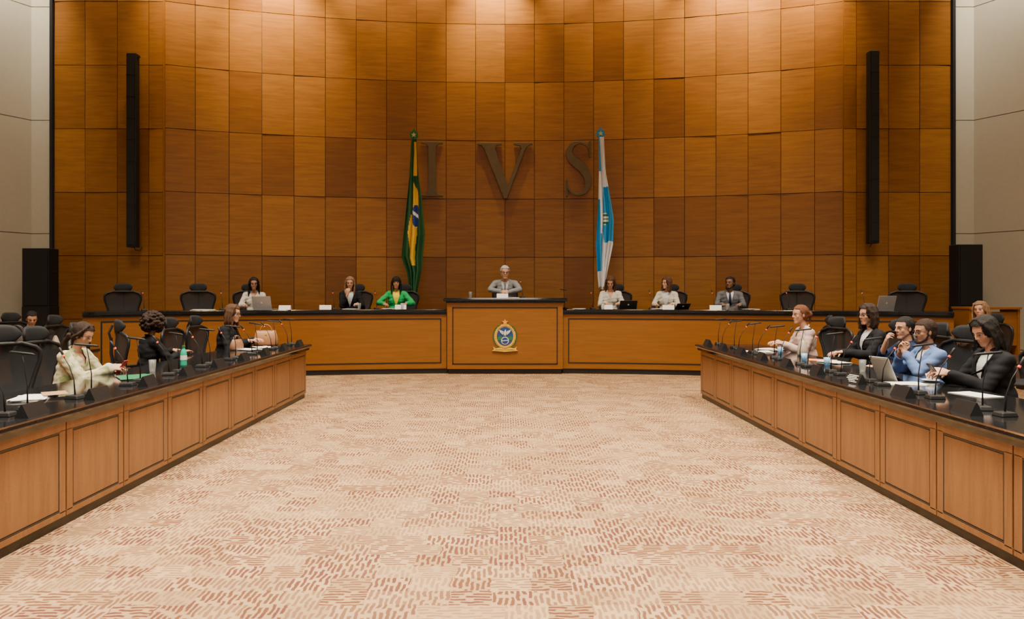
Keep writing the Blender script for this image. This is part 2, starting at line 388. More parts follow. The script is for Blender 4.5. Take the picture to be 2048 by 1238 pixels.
m.rings(rr); m.prism([(.25,.9),(.285,.9),(.285,1.28),(.255,1.28),(.23,1.2),(.24,1.1)],-.015,.05); m.prism([(-.29,0),(-.26,0),(-.235,.08),(-.25,.2),(-.255,.4),(-.29,.4)],-.015,.05)
put_letter('letter_s',m,1.68,3.77,'large bronze serif letter S mounted on wood wall')
# ------------------------------------------------------------ speakers
def colspk(x,z0,z1,lab):
    r=obj('column_speaker',MB().box((0,0,(z1-z0)/2),(.2,.16,z1-z0)),PLAST,loc=(x,14.6,z0),bevel=.01,label=lab,category='speaker',group='wall column speakers')
    g=MB().box((0,-.085,(z1-z0)/2),(.16,.012,z1-z0-.1)); n=9
    for i in range(1,n): g.box((0,-.088,(z1-z0)*i/n),(.19,.014,.012))
    obj('speaker_grille',g,PLAST,r)
    obj('bracket',MB().box((-.02,.11,.12),(.06,.12,.05)).box((-.02,.11,z1-z0-.2),(.06,.12,.05)).box((.12,0,z1-z0-.05),(.05,.05,.04)),METAL,r)
    obj('cable',MB().tube([(0,.02,.02),(.0,.1,-.05),(.04,.2,-.06),(.09,.2,.02)],.008,6),PLAST,r)
colspk(-7.76,2.52,6.55,'tall slim black column speaker mounted on wood wall'); colspk(7.67,2.60,6.60,'tall slim black column speaker mounted on wood wall')
def loudspk(x,y,z,w,h,lab,d=.32):
    r=obj('loudspeaker',MB().box((0,0,h/2),(w,d,h)),PLAST,loc=(x,y,z),bevel=.012,label=lab,category='speaker')
    obj('speaker_grille',MB().box((0,-d/2-.006,h/2),(w-.05,.012,h-.06)),PLAST,r)
    obj('handle',MB().box((w/2+.004,0,h*.6),(.01,.16,.05)),METAL,r); return r
loudspk(-9.42,14.2,.5,.56,.8,'black loudspeaker cabinet standing at the base of stack'); loudspk(-9.42,14.2,1.3,.54,1.17,'tall black loudspeaker stacked on another cabinet')
loudspk(9.28,14.1,.5,.5,.8,'black loudspeaker cabinet under a tall speaker'); loudspk(9.28,14.1,1.3,.48,1.24,'tall black loudspeaker beside beige wall')
# ------------------------------------------------------------ flags
def flag(name,x,y,prof,colfn,mats,lab,ztop,finmat):
    root=obj(name,None,loc=(x,y,.5),label=lab,category='flag')
    obj('pole',MB().tube([(0,0,0.03),(0,0,ztop-.5)],.018,10),CHROME,root,smooth=True)
    obj('pole_base',MB().lathe([(.0,0),(.17,0),(.17,.03),(.05,.06),(.03,.12),(0,.12)]),METAL,root,smooth=True)
    fz=ztop-.5
    f=MB().prism(circ(0,fz,.095,.095,20),-.02,.02); f.tube([(0,0,fz-.17),(0,0,fz-.06)],.04,10); f.tube([(0,0,fz+.07),(0,0,fz+.16)],[.03,.004],8)
    obj('finial',f,finmat or GOLD,root); obj('finial_star',MB().prism(star(0,fz,.06,.025),-.03,-.02),mat('finial star',(.6,.55,.2),.4,metal=.5),root)
    nu,nv=56,140; me=bpy.data.meshes.new('flag_cloth'); vs=[];fs=[];mi=[]
    Z=[p[0] for p in prof]; L=[p[1] for p in prof]; Rr=[p[2] for p in prof]
    for j in range(nv+1):
        z=Z[0]+(Z[-1]-Z[0])*j/nv; l=float(np.interp(-z,[-a for a in Z],L)); r=float(np.interp(-z,[-a for a in Z],Rr))
        for i in range(nu+1):
            u=i/nu; am=.04+.10*j/nv
            vs.append((l+(r-l)*u+.016*math.sin(u*17+j*.035), -.02-am*(.5+.5*math.cos(u*2*PI*3.4+.5+j*.010))-.02*math.sin(j*.08+u*3),z-.5+.03*math.sin(u*9)*(j/nv)))
    for j in range(nv):
        for i in range(nu):
            a=j*(nu+1)+i; fs.append((a,a+1,a+nu+2,a+nu+1)); z=Z[0]+(Z[-1]-Z[0])*(j+.5)/nv
            mi.append(colfn((i+.5)/nu,z))
    me.from_pydata(vs,[],fs); me.polygons.foreach_set('material_index',mi)
    o=obj('flag_cloth',me,mats,root,smooth=True); s=o.modifiers.new('s','SOLIDIFY'); s.thickness=.004
    return root
s9=91.5
def zz(py): return 1.6-(py-583)/s9
def br(u,z):
    py=583-(z-1.6)*s9
    if 285<py<352: return 1 if .52<u<.80 else 0
    c=.47+.05*math.sin(py*.05)+(.06 if py<430 else 0)
    if 360<py<530:
        w=.20 if py<470 else .20-.13*(py-470)/60
        if py<385: w=.20*(py-360)/25
        if (u-.62)**2/.028+((py-432)/22)**2<1:
            return 3 if abs((u-.62)*30-(py-430)*.6)<2 else 2
        if abs(u-c)<w: return 1
    return 0
gF=mat('flag green',(.007,.070,.020),.65,bump=.2,bscale=60); yF=mat('flag yellow',(.68,.40,.01),.65); bF=mat('flag blue',(.012,.03,.18),.6); wF=mat('flag white',(.72,.72,.75),.6); cF=mat('flag light blue',(.02,.28,.60),.6)
flag('brazilian_flag',-1.99,15.3,[(zz(278),-.05,.07),(zz(350),-.10,.11),(zz(400),-.16,.18),(zz(470),-.22,.23),(zz(515),-.25,.18),(zz(545),-.13,.16),(zz(592),-.06,.06)],br,[gF,yF,bF,wF],'draped green, yellow and blue national flag on pole',5.02,GREEN)
def rj(u,z):
    py=583-(z-1.6)*s9
    if py<345: return 1 if u<.32 else 0
    if (u-.5)**2/.03+((py-437)/12)**2<1: return 2 if (int(py)//4)%2 else 0
    if 375<py<485 and u>.46+.1*math.sin(py*.04): return 1
    if 470<py<545 and u<.38: return 1
    if 400<py<470 and u<.22: return 1
    return 0
flag('state_flag',2.09,15.3,[(zz(275),-.06,.06),(zz(350),-.06,.13),(zz(400),-.07,.21),(zz(440),-.09,.27),(zz(490),-.11,.25),(zz(540),-.07,.14),(zz(577),-.03,.06)],rj,[wF,cF,GREEN],'draped white and light blue state flag on pole',5.05,cF)
# ------------------------------------------------------------ side cabinets and worktops
PW=.721; Y0=10.55; XR=2.95
def cabinet(loc,rot):
    r=obj('desk_cabinet',MB().box((-.36,0,.40),(.70,PW-.006,.66)),W_CAB,loc=loc,rot=rot,label='wooden desk cabinet with black inlaid front panel',category='cabinet',group='side desk cabinets')
    ey=.073
    obj('front_frame',MB().box((-.005,0,.090),(.016,PW-.010,.04)).box((-.005,0,.683),(.016,PW-.010,.062)).box((-.005,-PW/2+ey/2+.003,.38),(.016,ey-.008,.56)).box((-.005,PW/2-ey/2-.003,.38),(.016,ey-.008,.56)),W_CAB,r,bevel=.002)
    m=MB(); a,b,c,d=-PW/2+ey,PW/2-ey,.118,.645
    for z in (c,d): m.box((-.004,0,z),(.013,b-a+.013,.013))
    for y in (a,b): m.box((-.004,y,(c+d)/2),(.013,.013,d-c))
    obj('inlay_molding',m,BLACK,r,bevel=.002)
    obj('raised_panel',MB().box((-.006,0,(c+d)/2),(.018,b-a-.018,d-c-.018)),W_CAB,r,bevel=.004)
    obj('kickboard',MB().box((-.33,0,.035),(.62,PW,.07)),BLACK,r)
    return r
c0=cabinet((-3.0,Y0-PW/2,0),0)
for k in range(1,10): dup(c0,(-3.0,Y0-PW/2-PW*k,0),0)
for k in range(10): dup(c0,(XR,Y0-PW/2-PW*k,0),PI)
def worktop(x,rot,lab):
    L=7.3; prof=[(-.90,.735),(-.02,.715),(.03,.715),(.036,.75),(.06,.757),(.072,.775),(.07,.795),(.055,.802),(-.90,.802)]
    m=MB(); m.rings([[V((px,y,z)) for px,z in prof] for y in (-L/2,L/2)])
    return obj('granite_worktop',m,GRAN,loc=(x,Y0-L/2+.06,0),rot=rot,label=lab,category='worktop')
worktop(-3.0,0,'long polished black granite desk top over wooden cabinets'); worktop(XR,PI,'long polished black granite desk top with papers and microphones')
# ------------------------------------------------------------ chair
def chair(loc,rot):
    r=obj('office_chair',None,loc=loc,rot=rot,label='black ergonomic mesh office chair with headrest',category='chair')
    def hw(z):
        t=(z-.50)/.60; return (.18+.13*min(1,t*1.35))*(1 if t<.86 else math.sqrt(max(0.02,1-((t-.86)/.17)**2)))
    def yy(x,z): return -.20-.10*(z-.5)-.03*math.sin((z-.5)*6)-.07*(1-(x/.31)**2)+.02
    m=MB(); n,k=14,12; vs=[];fs=[]
    for j in range(n+1):
        z=.50+.60*j/n; w=hw(z)-.01
        for i in range(k+1): x=-w+2*w*i/k; vs.append((x,yy(x,z),z))
    for j in range(n):
        for i in range(k): a=j*(k+1)+i; fs.append((a,a+1,a+k+2,a+k+1))
    m.add(vs,fs); obj('backrest_net',m,NET,r,smooth=True)
    zs=[.50+.60*j/16 for j in range(17)]; loop=[(hw(z),yy(hw(z),z),z) for z in zs]+[(-hw(z),yy(hw(z),z),z) for z in zs[::-1]]
    obj('backrest_frame',MB().tube(loop,.019,8,closed=True),PLAST,r,smooth=True)
    obj('back_spine',MB().tube([(0,-.12,.40),(0,-.25,.46),(0,-.32,.62),(0,-.36,.85),(0,-.36,1.04)],[.03,.028,.022,.02,.016],8).tube([(0,-.36,.74),(-.13,-.35,.68),(-.2,-.27,.62)],.013,6).tube([(0,-.36,.74),(.13,-.35,.68),(.2,-.27,.62)],.013,6).tube([(0,-.36,1.0),(0,-.385,1.1),(0,-.345,1.19)],.014,8).box((0,-.32,.70),(.30,.02,.11)),PLAST,r,smooth=False)
    h=MB(); rr=[]
    for i in range(11):
        x=-.160+.32*i/10; t=abs(x)/.160; hh=.085*math.sqrt(max(.06,1-t**4)); yc=-.31+.06*t*t
        rr.append([V((x,yc+.018*math.cos(a),1.18+hh*math.sin(a))) for a in [2*PI*q/10 for q in range(10)]])
    obj('headrest',h.rings(rr),FAB,r,smooth=True)
    s=MB(); rr=[]
    for i in range(13):
        y=-.22+.46*i/12; t=(i-6)/6; w=.25*math.sqrt(max(.1,1-abs(t)**5)); zc=.455-.03*max(0,t)**2
        rr.append([V((w*math.cos(a)*1.0,y,zc+.022*math.sin(a)+.012*abs(math.cos(a)))) for a in [2*PI*q/16 for q in range(16)]])
    obj('seat',s.rings(rr),FAB,r,smooth=True)
    obj('seat_mechanism',MB().box((0,-.03,.395),(.2,.28,.06)),PLAST,r,bevel=.01)
    for sx in (-1,1):
        obj('armrest',MB().tube([(sx*.14,-.08,.41),(sx*.27,-.10,.43),(sx*.29,-.1,.52),(sx*.285,-.07,.64)],.016,8).box((sx*.285,-.01,.655),(.085,.25,.03)),PLAST,r,bevel=.01)
    obj('gas_column',MB().lathe([(.04,.10),(.04,.2),(.026,.21),(.026,.37)],14),METAL,r,smooth=True)
    b=MB()
    for q in range(5):
        a=2*PI*q/5+.3; b.tube([(0,0,.12),(.16*math.cos(a),.16*math.sin(a),.11),(.3*math.cos(a),.3*math.sin(a),.075)],[.03,.024,.016],8)
    obj('star_base',b,PLAST,r,smooth=True)
    for q in range(5):
        a=2*PI*q/5+.3; M=Matrix.Translation((.3*math.cos(a),.3*math.sin(a),.032))@Matrix.Rotation(a,4,'Z')@Matrix.Rotation(PI/2,4,'X')
        w=MB(); w.rings([[M@V((.03*math.cos(t),.03*math.sin(t),zq)) for t in [2*PI*i/14 for i in range(14)]] for zq in (-.022,.022)])
        obj('caster',w,PLAST,r)
    return r
def yawc(x): return PI-x/18
CH0=chair((-7.23,13.2,.5),yawc(-7.23)); CH0['label']='empty black mesh office chair behind curved desk'; CH0['group']='office chairs'
for x,y,dz in [(-5.96,13.55,0),(5.7,13.6,0),(7.50,13.0,0)]: dup(CH0,(x,y,.5),yawc(x))
DP=[(-5.0,13.95),(-3.18,14.38),(-2.25,14.5),(2.18,14.5),(3.32,14.35),(4.52,14.08)]
for i,(x,y) in enumerate(DP): dup(CH0,(x+(.14 if i in(1,2,3,4,5) else -.12),y+.08,.5),yawc(x)+random.uniform(-.1,.1),'black mesh office chair occupied behind curved desk')
dup(CH0,(0,14.82,.70),PI,'black office chair occupied behind the podium desk',scale=.85)
YL,YR=-PI/2,PI/2
for x,y,a in [(-4.36,6.86,-.1),(-4.45,7.75,.25),(-4.5,8.72,.7),(-4.15,9.25,0),(-4.14,9.95,-.05)]:
    dup(CH0,(x,y,0),YL+a,'black mesh office chair with headrest at side desk')
dup(CH0,(-4.12,5.9,0),YL-.5,'empty black mesh office chair at granite side desk',scale=1.04)
for x,y,a in [(4.3,5.05,.1),(4.38,5.95,0),(4.38,7.03,.1),(4.52,7.7,0),(4.58,8.55,.15),(4.25,9.42,.25),(4.4,10.15,-.3)]:
    dup(CH0,(x,y,0),YR+a,'black mesh office chair with headrest at side desk')
for x,y,a in [(-6.3,10.2,YL),(-7.75,11.25,YL-.3),(-8.3,11.1,YL),(7.35,10.8,YR+.3),(6.6,8.8,YR)]:
    dup(CH0,(x,y,0),a,'black mesh office chair in second seating row')
# ------------------------------------------------------------ microphones
def micA(loc,rot,g,lab):
    r=obj('desk_microphone',None,loc=loc,rot=rot,label=lab,category='microphone',group=g)
    obj('microphone_base',MB().box((0,0,.016),(.12,.09,.03),taper=.8),PLAST,r,bevel=.006)
    obj('gooseneck',MB().tube([(0,0,.03),(0,.0,.16),(0,.02,.29),(0,.035,.375)],[.006,.004,.0035,.0035],8),PLAST,r,smooth=True)
    obj('microphone_head',MB().tube([(0,-.05,.37),(0,-.03,.375),(0,.11,.39),(0,.12,.39)],[.006,.009,.009,.006],10),PLAST,r,smooth=True)
    return r
def micB(loc,rot,g,lab):
    r=obj('gooseneck_microphone',None,loc=loc,rot=rot,label=lab,category='microphone',group=g)
    obj('microphone_base',MB().box((0,0,.014),(.09,.12,.028),taper=.85),PLAST,r,bevel=.006)
    obj('gooseneck',MB().tube([(0,0,.03),(0,.01,.14),(0,.05,.24),(0,.10,.31)],[.006,.004,.0035,.0035],8),PLAST,r,smooth=True)
    obj('light_ring',MB().tube([(0,.10,.31),(0,.108,.322)],.010,12),RED,r)
    obj('microphone_head',MB().cap((0,.112,.33),(0,.138,.37),.009,.011),PLAST,r,smooth=True)
    return r
SY=[4.5+.73*k for k in range(9)]
a0=b0=None
for sx,rot in ((-1,PI/2),(1,-PI/2)):
    for i,y in enumerate(SY):
        l1=(sx*(3.22),y+.22,.802); l2=(sx*3.2,y-.02,.802); rj_=random.uniform(-.35,.35)
        if a0 is None:
            a0=micA(l1,rot,'side desk microphones','black desk microphone with horizontal head'); b0=micB(l2,rot,'side desk microphones','slim gooseneck microphone with red light ring')
        else:
            dup(a0,l1,rot+rj_); dup(b0,l2,rot-rj_*.8)
for px,y in [(-5.35,13.25),(-3.35,13.72),(-2.55,13.9),(1.75,13.95),(2.9,13.85),(4.05,13.55),(5.35,13.2),(6.55,12.75),(-6.6,12.8)]:
    dup(b0,(px,y,1.254),yawc(px)+PI+.3,'gooseneck microphone on curved council desk','council desk microphones')
dup(b0,(.35,13.9,1.476),.4,'gooseneck microphone on podium desk','council desk microphones')
dup(a0,(1.18,13.78,1.254),.9,'black desk microphone beside podium','council desk microphones')
def tent(loc,rot,m,lab,L=.2):
    me=MB().prism([(-.045,0),(.045,0),(.004,.085),(-.004,.085)],-L/2,L/2)
    return obj('nameplate',me,m,loc=loc,rot=rot,label=lab,category='nameplate',group='nameplates')
t0=tent((-3.04,SY[0],.802),0,BLACK,'black folded nameplate on granite desk')
for k in range(1,9): dup(t0,(-3.04,SY[k],.802),random.uniform(-.1,.1))
for k in range(9):
    if k!=2: dup(t0,(3.02,SY[k]+.08,.802),random.uniform(-.1,.1))
tn=tent((3.05,6.1,.802),.15,BLACK,'black nameplate with lines of white print')
m=MB()
for i,(a,b) in enumerate([(-.07,.06),(-.05,.07),(-.075,.075),(-.04,.05),(-.07,.03)]): 
    z=.072-.013*i; x=-.004-.041*(.085-z)/.085-.0015; m.add([(x,a,z),(x,b,z),(x-.0025,b,z-.006),(x-.0025,a,z-.006)],[(0,1,2,3)])
obj('printed_lines',m,WHITE,tn)
w0=tent((-4.15,13.2,1.254),PI/2,PAPER,'white folded nameplate on council desk',.22)
for x,y in [(-3.45,13.45),(-2.05,13.75),(2.0,13.72),(3.15,13.5),(4.0,13.3)]: dup(w0,(x,y,1.254),PI/2-x/18)
dup(w0,(-.05,13.62,1.476),PI/2)
# ------------------------------------------------------------ laptops etc
def laptop(loc,rot,m,lab,ang=15,w=.34,h=.23):
    r=obj('laptop',None,loc=loc,rot=rot,label=lab,category='laptop')
    obj('laptop_base',MB().box((0,0,.009),(w,.23,.016)),m,r,bevel=.003)
    obj('keyboard',MB().box((0,.02,.018),(w-.05,.11,.003)),BLACK,r)
    M=Matrix.Translation((0,.112,.015))@Matrix.Rotation(-math.radians(ang),4,'X')
    obj('laptop_lid',MB().box((0,0,h/2),(w,.008,h),M=M),m,r,bevel=.003)
    obj('laptop_screen',MB().box((0,-.005,h/2),(w-.02,.003,h-.025),M=M),SCREEN,r)
    obj('lid_badge',MB().box((0,.0046,h/2),(.03,.001,.03),M=M),WHITE,r); return r
laptop((-4.56,13.32,1.254),PI-.15,SILVER,'open silver laptop on council desk',w=.38,h=.25)
laptop((2.40,13.78,1.254),PI,PLAST,'open dark laptop on council desk',w=.34,ang=35,h=.19)
laptop((3.40,13.6,1.254),PI+.1,PLAST,'small dark laptop on council desk',w=.27,ang=50,h=.16)
laptop((6.82,12.72,1.254),PI+.25,SILVER,'open silver laptop before an empty chair',w=.38,h=.26)
def paper(loc,rot,lab,w=.21,l=.3,m=PAPER,n=3,name='paper_stack',cat='papers'):
    mb=MB()
    for i in range(n):
        M=Matrix.Translation((random.uniform(-.02,.02),random.uniform(-.02,.02),.002+.004*i))@Matrix.Rotation(random.uniform(-.25,.25),4,'Z'); mb.box((0,0,0),(w,l,.003),M=M)
    return obj(name,mb,m,loc=loc,rot=rot,label=lab,category=cat)
T=.803
paper((-3.5,5.2,T),.3,'loose white papers on granite desk',n=4)
paper((-3.45,5.35,T+.02),.9,'brown notebook on loose papers',.16,.22,mat('kraft cover',(.35,.2,.1),.7),1,'notebook','book')
paper((-3.45,6.5,T),.5,'green folder lying on granite desk',.26,.38,mat('green folder',(.015,.16,.07),.45),2,'folder','folder')
paper((-3.5,9.55,T),1.2,'scattered white papers in front of seated woman',n=4); paper((-3.45,9.95,T),.4,'scattered white papers in front of seated woman',n=3)
paper((3.6,9.55,T),.5,'stack of white papers on desk',n=4); paper((3.35,9.2,T),1.4,'stack of white papers on desk',n=3)
paper((3.65,8.1,T),1.2,'orange folder on granite desk',.22,.3,mat('orange folder',(.75,.25,.05),.5),1,'folder','folder')
paper((3.7,7.85,T),.3,'stack of white papers on desk',n=3); paper((3.45,6.05,T),1.5,'white papers under tablet',.2,.28,n=2); paper((3.65,5.4,T),.4,'white sheet near seated woman',n=1)
for x,y in [(-3.0,13.55),(-2.3,13.75),(-5.5,13.0),(2.1,13.85),(1.45,13.72),(3.0,13.65),(4.7,13.4),(-5.7,13.05)]: paper((x,y,1.255),random.uniform(-.5,.5),'white papers on council desk',n=3,l=.25)
paper((.15,13.75,1.478),.3,'white papers on podium desk',n=2)
def cup(loc,lab,m,h=.09,r=.035,name='plastic_cup'):
    return obj(name,MB().lathe([(r*.75,0),(r,h),(r*.93,h),(r*.7,.006)],20),m,loc=loc,smooth=True,label=lab,category='cup')
g0=cup((-.68,13.8,1.476),'clear water glass on podium desk',GLASS,.12,.035,'water_glass')
for x,y,z in [(-2.83,13.6,1.254),(-2.0,13.62,1.254),(4.2,13.2,1.254),(-3.5,6.95,T),(3.55,6.95,T),(1.9,13.6,1.254)]: dup(g0,(x,y,z),0,'clear water glass on desk')
BC=mat('blue plastic cup',(.25,.5,.75),.3,alpha=.8)
b1=cup((3.45,7.5,T),'translucent blue plastic cup on desk',BC); dup(b1,(3.5,8.9,T),0); dup(b1,(3.42,8.0,T),0)
cc=obj('coffee_cup',MB().lathe([(.02,.012),(.032,.03),(.04,.065),(.037,.065),(.028,.03),(.0,.02)],20),WHITE,loc=(3.78,6.22,T),smooth=True,label='white coffee cup on saucer on granite desk',category='cup')
obj('cup_handle',MB().tube([(.036,0,.055),(.055,0,.052),(.058,0,.035),(.034,0,.028)],.004,8),WHITE,cc,smooth=True)
obj('saucer',MB().lathe([(0,.002),(.045,.002),(.072,.012),(.072,.015),(.045,.007),(0,.007)],24),WHITE,loc=(3.78,6.22,T),smooth=True,label='white saucer under coffee cup',category='saucer')
GB=mat('green bottle plastic',(.02,.45,.28),.2,alpha=.85)
bt=obj('water_bottle',MB().lathe([(.0,0),(.031,0),(.033,.02),(.031,.06),(.033,.1),(.033,.14),(.022,.175),(.013,.19),(.013,.2)],20),GB,loc=(-3.42,7.45,T),smooth=True,label='green plastic water bottle standing on granite desk',category='bottle')
obj('bottle_cap',MB().lathe([(0,.2),(.016,.2),(.016,.222),(0,.222)],14),GREEN,bt); obj('bottle_label',MB().lathe([(.034,.07),(.034,.12)],20,cap=False),WHITE,bt)
M=Matrix.Rotation(math.radians(-28),4,'Y')
tb=obj('tablet',MB().box((0,0,.12),(.012,.2,.25),M=M),SILVER,loc=(3.42,6.25,T),rot=.35,bevel=.004,label='silver tablet propped up on granite desk',category='tablet')
obj('tablet_screen',MB().box((.008,0,.12),(.003,.18,.225),M=M),mat('lit tablet',(.25,.3,.35),.2),tb); obj('tablet_back',MB().box((-.0075,0,.12),(.003,.18,.225),M=M),mat('tablet cover',(.35,.33,.3),.5),tb)
obj('tablet_stand',MB().box((.07,0,.05),(.14,.16,.012),M=Matrix.Rotation(math.radians(35),4,'Y')),PLAST,tb)
def handbag(loc,rot,col,lab,s=1.0,cn='bag leather'):
    m=mat(cn,col,.45,bump=.3,bscale=80)
    b=MB(); rr=[]
    for z,w,d in [(0,.17,.07),(.03,.185,.08),(.12,.18,.075),(.2,.155,.05),(.24,.14,.02)]:
        rr.append([V((w*math.copysign(abs(math.cos(a))**.6,math.cos(a)),d*math.copysign(abs(math.sin(a))**.7,math.sin(a)),z)) for a in [2*PI*q/20 for q in range(20)]])
    r=obj('handbag',b.rings(rr),m,loc=loc,rot=rot,smooth=True,label=lab,category='bag'); r.scale=(s,)*3
    for y in (-.02,.02): obj('handle',MB().tube([(.09*math.cos(a),y,.2+.13*math.sin(a)) for a in [PI*q/10 for q in range(11)]],.007,8),m,r,smooth=True)
    obj('clasp',MB().box((0,-.052,.19),(.03,.03,.03)),GOLD,r); return r
handbag((-3.5,10.25,T),.3,(.30,.13,.05),'tan leather handbag on granite desk',.95,'tan leather')
handbag((-3.66,9.55,T),1.2,(.26,.12,.06),'brown leather handbag lying on papers',.6,'brown leather')
handbag((3.72,8.75,T),1.2,(.42,.35,.27),'cream handbag on granite desk',.8,'cream leather')
def table(x,y,w,d,h,lab,topm,z=0,m=W_CAB):
    r=obj('side_table',MB().box((0,0,h-.02),(w,d,.04)),topm,loc=(x,y,z),bevel=.004,label=lab,category='table')
    for a in (-1,1):
        obj('side_panel',MB().box((a*(w/2-.03),0,(h-.04)/2),(.04,d-.06,h-.04)),m,r)
    obj('front_panel',MB().box((0,-d/2+.06,h*.55),(w-.1,.02,h*.7)),m,r)
table(-7.2,10.3,2.2,.5,.74,'dark second row desk with handbags',GRAN)
handbag((-7.15,10.25,.74),.2,(.04,.03,.03),'black handbag with handles on dark desk',1.1,'black leather'); handbag((-6.7,10.3,.74),-.3,(.5,.4,.3),'beige handbag on dark desk',.9,'beige leather')
table(8.45,12.3,.9,.5,.83,'small wooden console table near loudspeaker',W_FRONT,.5,W_FRONT)
# ------------------------------------------------------------ people
def skinmat(n,c): return mat('skin '+n,c,.5,var=.08,scale=30,spec=.35)
SKIN={'light':skinmat('light',(.50,.262,.165)),'tan':skinmat('tan',(.38,.19,.112)),'brown':skinmat('brown',(.20,.095,.052))}
LIPS=mat('lips',(.33,.125,.09),.45); EYEW=mat('eye white',(.5,.47,.43),.25); IRIS=mat('iris',(.03,.015,.01),.15)
def hairmat(n,c): return mat('hair '+n,c,.6,var=.5,scale=30,stretch=(4,4,.6),bump=.7,bscale=90,spec=.25)
HM={'black':hairmat('black',(.010,.008,.007)),'dark':hairmat('dark brown',(.028,.014,.009)),'brown':hairmat('brown',(.085,.038,.018)),'auburn':hairmat('auburn',(.15,.052,.022)),'blond':hairmat('blond',(.24,.14,.068)),'grey':hairmat('grey',(.5,.49,.47))}
def cloth(n,c,var=.12,rough=.85): return mat('cloth '+n,c,rough,var=var,scale=6,bump=.15,bscale=500,spec=.15)
SHOE=mat('shoe leather',(.02,.016,.014),.4)
def pattern_cloth():
    m,nt,b=base_mat('cloth leaf print'); tc=nt.nodes.new('ShaderNodeTexCoord').outputs['Object']
    v=N(nt,'ShaderNodeTexNoise',Vector=tc,Scale=9.0,Detail=2.0,Distortion=1.5).outputs[0]
    f=N(nt,'ShaderNodeMapRange',i0=v,i1=.50,i2=.58).outputs[0]
    nt.links.new(MIX(nt,f,(.50,.43,.28),(.22,.26,.09)),b.inputs['Base Color']); b.inputs['Roughness'].default_value=.8; return m
PATT=pattern_cloth()
def ik(S,T,a,b,pole):
    d=T-S; L=min(d.length,a+b-.006); d.normalize(); T=S+d*L
    x=(a*a-b*b+L*L)/(2*L); h=math.sqrt(max(0,a*a-x*x)); p=V(pole); p=(p-d*p.dot(d)).normalized()
    return S+d*x+p*h,T
def hand(mb,W,f,up,side,curl):
    f=f.normalized(); up=(up-f*up.dot(f)).normalized(); l=f.cross(up)
    mb.cap(W-f*.01,W+f*.03,.026,.025); mb.ell((0,0,0),(.041,.047,.017),M=Matrix.Translation(W+f*.055)@Matrix((l,f,up)).transposed().to_4x4(),seg=12,nr=7)
    for off,ln,r in ((-.035,.066,.0100),(-.012,.076,.0104),(.012,.070,.0100),(.034,.054,.0092)):
        o=off*side; p=W+f*(.088-abs(off)*.25)+l*o; d=(f+l*o*4.2).normalized(); mb.cap(W+f*.04+l*o*.7,p,.012,.0115,8)
        c=curl*.5
        for k,(fr,cc) in enumerate(((.42,c),(.32,curl),(.26,curl*.8))):
            ax=l; d=(Matrix.Rotation(-cc,3,ax)@d).normalized(); q=p+d*ln*fr; mb.cap(p,q,r,r*.92,8); p=q; r*=.92
    t=W+f*.02-l*side*.022; d=(f*.6-l*side*.75-up*.3).normalized(); q=t+d*.042; mb.cap(t,q,.0145,.0115,8); d=(f*.9-l*side*.25-up*.35*(1+curl)).normalized(); mb.cap(q,q+d*.04,.0108,.009,8)
    return W+f*.085-up*.025
